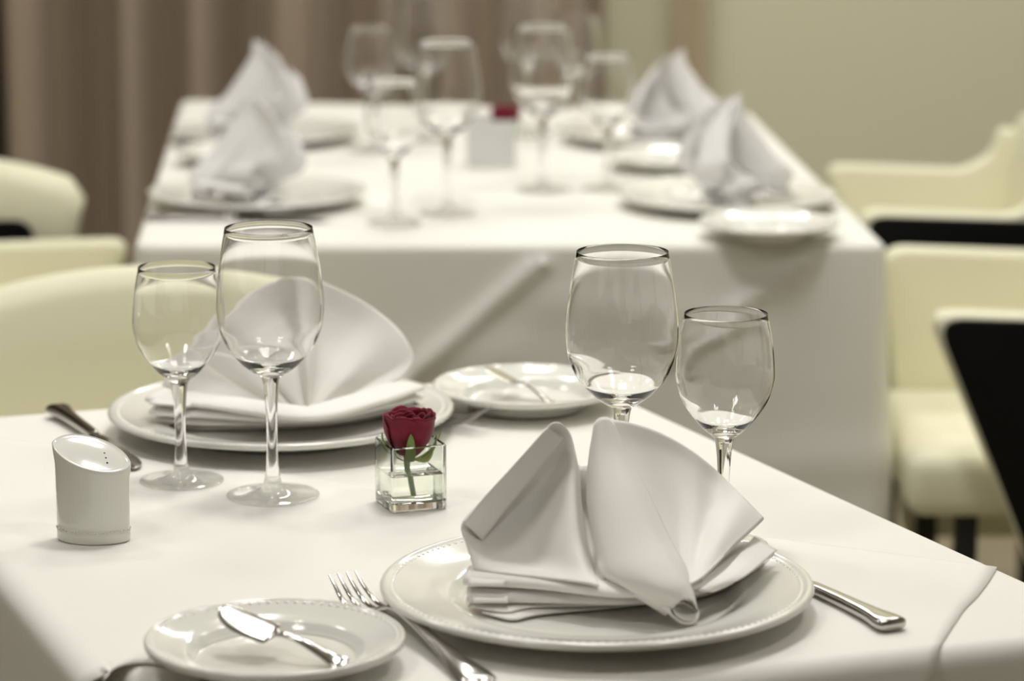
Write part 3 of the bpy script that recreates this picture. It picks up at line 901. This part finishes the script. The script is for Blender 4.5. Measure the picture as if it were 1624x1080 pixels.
def napkin_fan():
    pc = DINNER[1].location
    L = on_z(232, 655, .770); Rr = on_z(672, 630, .770)
    def yl(px):
        t = (px - 232) / (672 - 232); return L.y + (Rr.y - L.y) * t + .004
    def Pt(x, y, o): return at_y(x, y, yl(x) + o)
    bm = bmesh.new()
    rim = [(256, 612, -.004), (300, 552, .004), (348, 500, .020), (400, 461, .030), (448, 442, .026), (472, 439, .016), (492, 441, .026), (520, 450, .034), (575, 477, .034), (622, 512, .024), (648, 544, .010), (655, 572, .000), (636, 600, -.008)]
    ax, ay, ao = 489, 664, -.030
    rows = []
    for f, add in ((1, 0), (.8, .006), (.6, .004), (.4, -.002), (.2, -.002), (.06, 0)):
        r = []
        for k, (x, y, o) in enumerate(rim):
            pl = .011 * math.sin(k * 1.9) * f * (1 - f) * 3
            r.append(Pt(ax + (x - ax) * f, ay + (y - ay) * f + (8 if f == .8 and k in (0, 1) else 0), ao + (o - ao) * f + add + pl))
        rows.append(r)
    loft(bm, rows, 84, 40)
    # front fold of the left half, turned over
    loft(bm, [[Pt(300, 556, -.004), Pt(350, 560, -.010), Pt(400, 575, -.014)],
              [Pt(360, 600, -.012), Pt(400, 606, -.020), Pt(435, 615, -.022)],
              [Pt(430, 640, -.022), Pt(450, 644, -.028), Pt(465, 648, -.030)],
              [Pt(484, 663, -.032), Pt(486, 664, -.034), Pt(488, 665, -.034)]], 20, 24)
    def layer(pts, z, hh, wd, n=44, p=2.2):
        path = spline([on_z(x, y, z) for x, y in pts], n); secs = []
        for i, q in enumerate(path):
            a = path[max(i - 1, 0)]; b = path[min(i + 1, n)]
            t = (b - a).normalized(); s = Vector((-t.y, t.x, 0))
            secs.append((q + s * wd, s * wd, Vector((0, 0, hh))))
        flat_tube(bm, secs, 24, p, cap=False)
    layer([(230, 634), (330, 645), (489, 664), (600, 640), (672, 616)], .7830, .0036, .019)
    layer([(236, 655), (330, 660), (489, 668), (600, 648), (672, 630)], .7745, .0036, .019)
    layer([(246, 668), (330, 672), (489, 672), (600, 656), (668, 640)], .7660, .0033, .019)
    layer([(262, 676), (330, 680), (489, 676), (600, 662), (660, 648)], .7590, .0016, .024)
    layer([(236, 640), (300, 645)], .7830, .0016, .026, 8); layer([(242, 657), (300, 661)], .7745, .0018, .024, 8)
    me_off = Matrix.Translation(-Vector((pc.x, pc.y, TOP)))
    bmesh.ops.transform(bm, matrix=me_off, verts=bm.verts)
    o = obj('folded_napkin', bm, 'napkin', smooth=180, solid=.0011)
    o.location = (pc.x, pc.y, TOP)
    return tag(o, 'white cloth napkin fan seen from behind the two left glasses', 'napkin', 'folded napkins')
napkin_fan()
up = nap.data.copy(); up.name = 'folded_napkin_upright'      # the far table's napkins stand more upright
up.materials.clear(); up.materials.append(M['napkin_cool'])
for v in up.vertices:
    h_ = max(0, v.co.z - .025)
    v.co.y -= .62 * h_; v.co.z += .12 * h_
for i, rz, dx, dy, sz, lb in ((2, R(-108), .0, .0, 1.05, 'white folded napkin on the near left plate of the far table'),
                  (3, R(68), .0, .0, 1.05, 'white folded napkin on the near right plate of the far table'),
                  (4, R(-112), .0, .0, 1.08, 'tall white folded napkin on the back left plate of the far table'),
                  (5, R(38), .025, .0, 1.0, 'white folded napkin on the back right plate of the far table')):
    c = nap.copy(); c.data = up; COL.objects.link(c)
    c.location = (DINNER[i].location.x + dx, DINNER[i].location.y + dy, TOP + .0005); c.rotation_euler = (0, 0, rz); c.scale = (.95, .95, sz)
    c['label'] = lb

# ------------------------------------------------------------------ chairs: local +X is the front of the seat
def make_chair(top=.80, arm=.69, arms=True, back_panel=False, full_far=False):
    t = thing('tub_chair', 'x', 'chair')
    def prism(poly, y0, y1, bev, m, name):
        bm = bmesh.new()
        a = [bm.verts.new((x, y0, z)) for x, z in poly]; b = [bm.verts.new((x, y1, z)) for x, z in poly]
        bm.faces.new(a); bm.faces.new(b[::-1])
        n = len(poly)
        for i in range(n): bm.faces.new((a[i], a[(i + 1) % n], b[(i + 1) % n], b[i]))
        if bev:
            bmesh.ops.recalc_face_normals(bm, faces=bm.faces)
            es = [e for e in bm.edges if abs(e.verts[0].co.y - e.verts[1].co.y) < 1e-6]
            bmesh.ops.bevel(bm, geom=es, offset=bev, segments=4, affect='EDGES', profile=.5)
        return obj(name, bm, m, t, smooth=50)
    def rnd_poly(cs):
        out = []
        for k, (x, z, r) in enumerate(cs):
            p = Vector((x, z)); a = Vector(cs[k - 1][:2]); b = Vector(cs[(k + 1) % len(cs)][:2])
            if r == 0: out.append((x, z)); continue
            u, v = (a - p).normalized(), (b - p).normalized()
            for j in range(7):
                s = j / 6; q = p + u * r * (1 - s) ** 2 + v * r * s ** 2
                out.append((q.x, q.y))
        return out
    armp = rnd_poly([(.275, arm, .035), (.06, arm - .008, .014), (.020, arm + .014, .014), (.006, top - .055, .014), (-.09, top - .07, .03), (-.09, .30, .02), (.11, .30, .02)])
    armf = rnd_poly([(.275, arm, .035), (.06, arm - .008, .014), (.020, arm + .014, .014), (.006, top - .055, .014), (-.09, top - .07, .03), (-.09, .30, .02), (.235, .30, .02)])
    blk = rnd_poly([(.266, arm - .006, .035), (-.088, arm - .016, .01), (-.088, .29, .01), (.105, .29, .02)])
    for s in (-1, 1) if arms else ():
        y0, y1 = (.195, .240) if s > 0 else (-.240, -.195)
        a = prism(armf if (full_far and s < 0) else armp, y0, y1, .010, 'leather', 'armrest')
        yo = (.2405, .250) if s > 0 else (-.250, -.2405)
        pnl = prism(blk, *yo, .002, 'black', 'side_panel'); pnl.parent = a
        tag(pnl, 'black outer side panel')
    # backrest: padded, arched along its top edge
    bm = bmesh.new(); rows = []
    for j in range(33):
        u = j / 32 * 2 - 1; y = u * (.236 if arms else .26)
        zt = top - .75 * y * y - (.02 * max(0, abs(u) - .88) / .12)
        xf = -.018 + .42 * y * y; xb = -.105 + .30 * y * y
        ring = []
        prof = [(xf + .01, .42), (xf + .006, .55), (xf - .004, zt - .08), (xf - .012, zt - .025), (xf - .024, zt - .005), (xf - .038, zt), (xb + .012, zt - .006), (xb + .002, zt - .025), (xb, zt - .08), (xb + .01, .50), (xb + .02, .32), (xf, .32)]
        tp = (lambda z: 1) if arms else (lambda z: 1 - .42 * max(0, min(1, (.76 - z) / .3)))
        rows.append([(x, y * tp(z), z) for x, z in prof])
    rr = grid(bm, rows, close_u=True); bm.faces.new(rr[0]); bm.faces.new(rr[-1])
    o = obj('backrest', bm, 'leather', t, smooth=70)
    if back_panel:
        pp = rnd_poly([(-.175, .44, .02), (-.175, top - .090, .03), (.175, top - .090, .03), (.175, .44, .02)])
        bm = bmesh.new()
        a = [bm.verts.new((-.112 + .30 * y * y, y, z)) for y, z in pp]; b = [bm.verts.new((-.098 + .30 * y * y, y, z)) for y, z in pp]
        bm.faces.new(a); bm.faces.new(b[::-1])
        for i in range(len(pp)): bm.faces.new((a[i], a[(i + 1) % len(pp)], b[(i + 1) % len(pp)], b[i]))
        p_ = obj('back_panel', bm, 'black', t, smooth=50); p_.parent = o; tag(p_, 'black rounded back panel')
    bm = bmesh.new(); box(bm, (.11, 0, .468), (.35, .385, .078), .022); obj('seat', bm, 'leather', t, smooth=60)
    for sx, sy in ((.212, .165), (.212, -.165), (-.05, .165), (-.05, -.165)):
        bm = bmesh.new(); box(bm, (sx, sy, .215), (.026, .026, .43), .002); obj('leg', bm, 'wood_leg', t, smooth=40)
    return t
ch = make_chair()
g = 'cream tub chairs'
def put_chair(x, y, rz, label, src=None):
    if src is not None: o = copy_tree(src, (x, y, 0), rz, label, g)
    else: o = ch; o.location = (x, y, 0); o.rotation_euler = (0, 0, rz); o['label'] = label; o['group'] = g
    return o
PI = math.pi
put_chair(.745, 4.27, PI, 'cream chair at the back right of the far table beside the frame edge')
ch.scale = (1, 1, 1.02)
put_chair(-.785, 3.735, 0, 'cream chair at the near left of the far table, seen as a low band', ch).scale = (1, 1, .985)
# chair behind the near table, facing it
pc2 = at_y(205, 412, 3.02)
ca = put_chair(pc2.x, pc2.y + .06, TURN - PI / 2, 'large cream chair backrest behind the far dinner plate of the near table', ch)
ca.scale = (1, 1, .985)
ch3 = make_chair(full_far=True)
ch3.location = (.755, 3.615, 0); ch3.rotation_euler = (0, 0, PI)
ch3['label'] = 'cream chair with black side panels at the near right of the far table'; ch3['group'] = g
ch2 = make_chair(.775, arms=False, back_panel=True)
ch2.location = (-.84, 4.16, 0); ch2.rotation_euler = (0, 0, R(92))
ch2['label'] = 'armless cream chair seen from behind at the far left by the curtain'; ch2['group'] = g
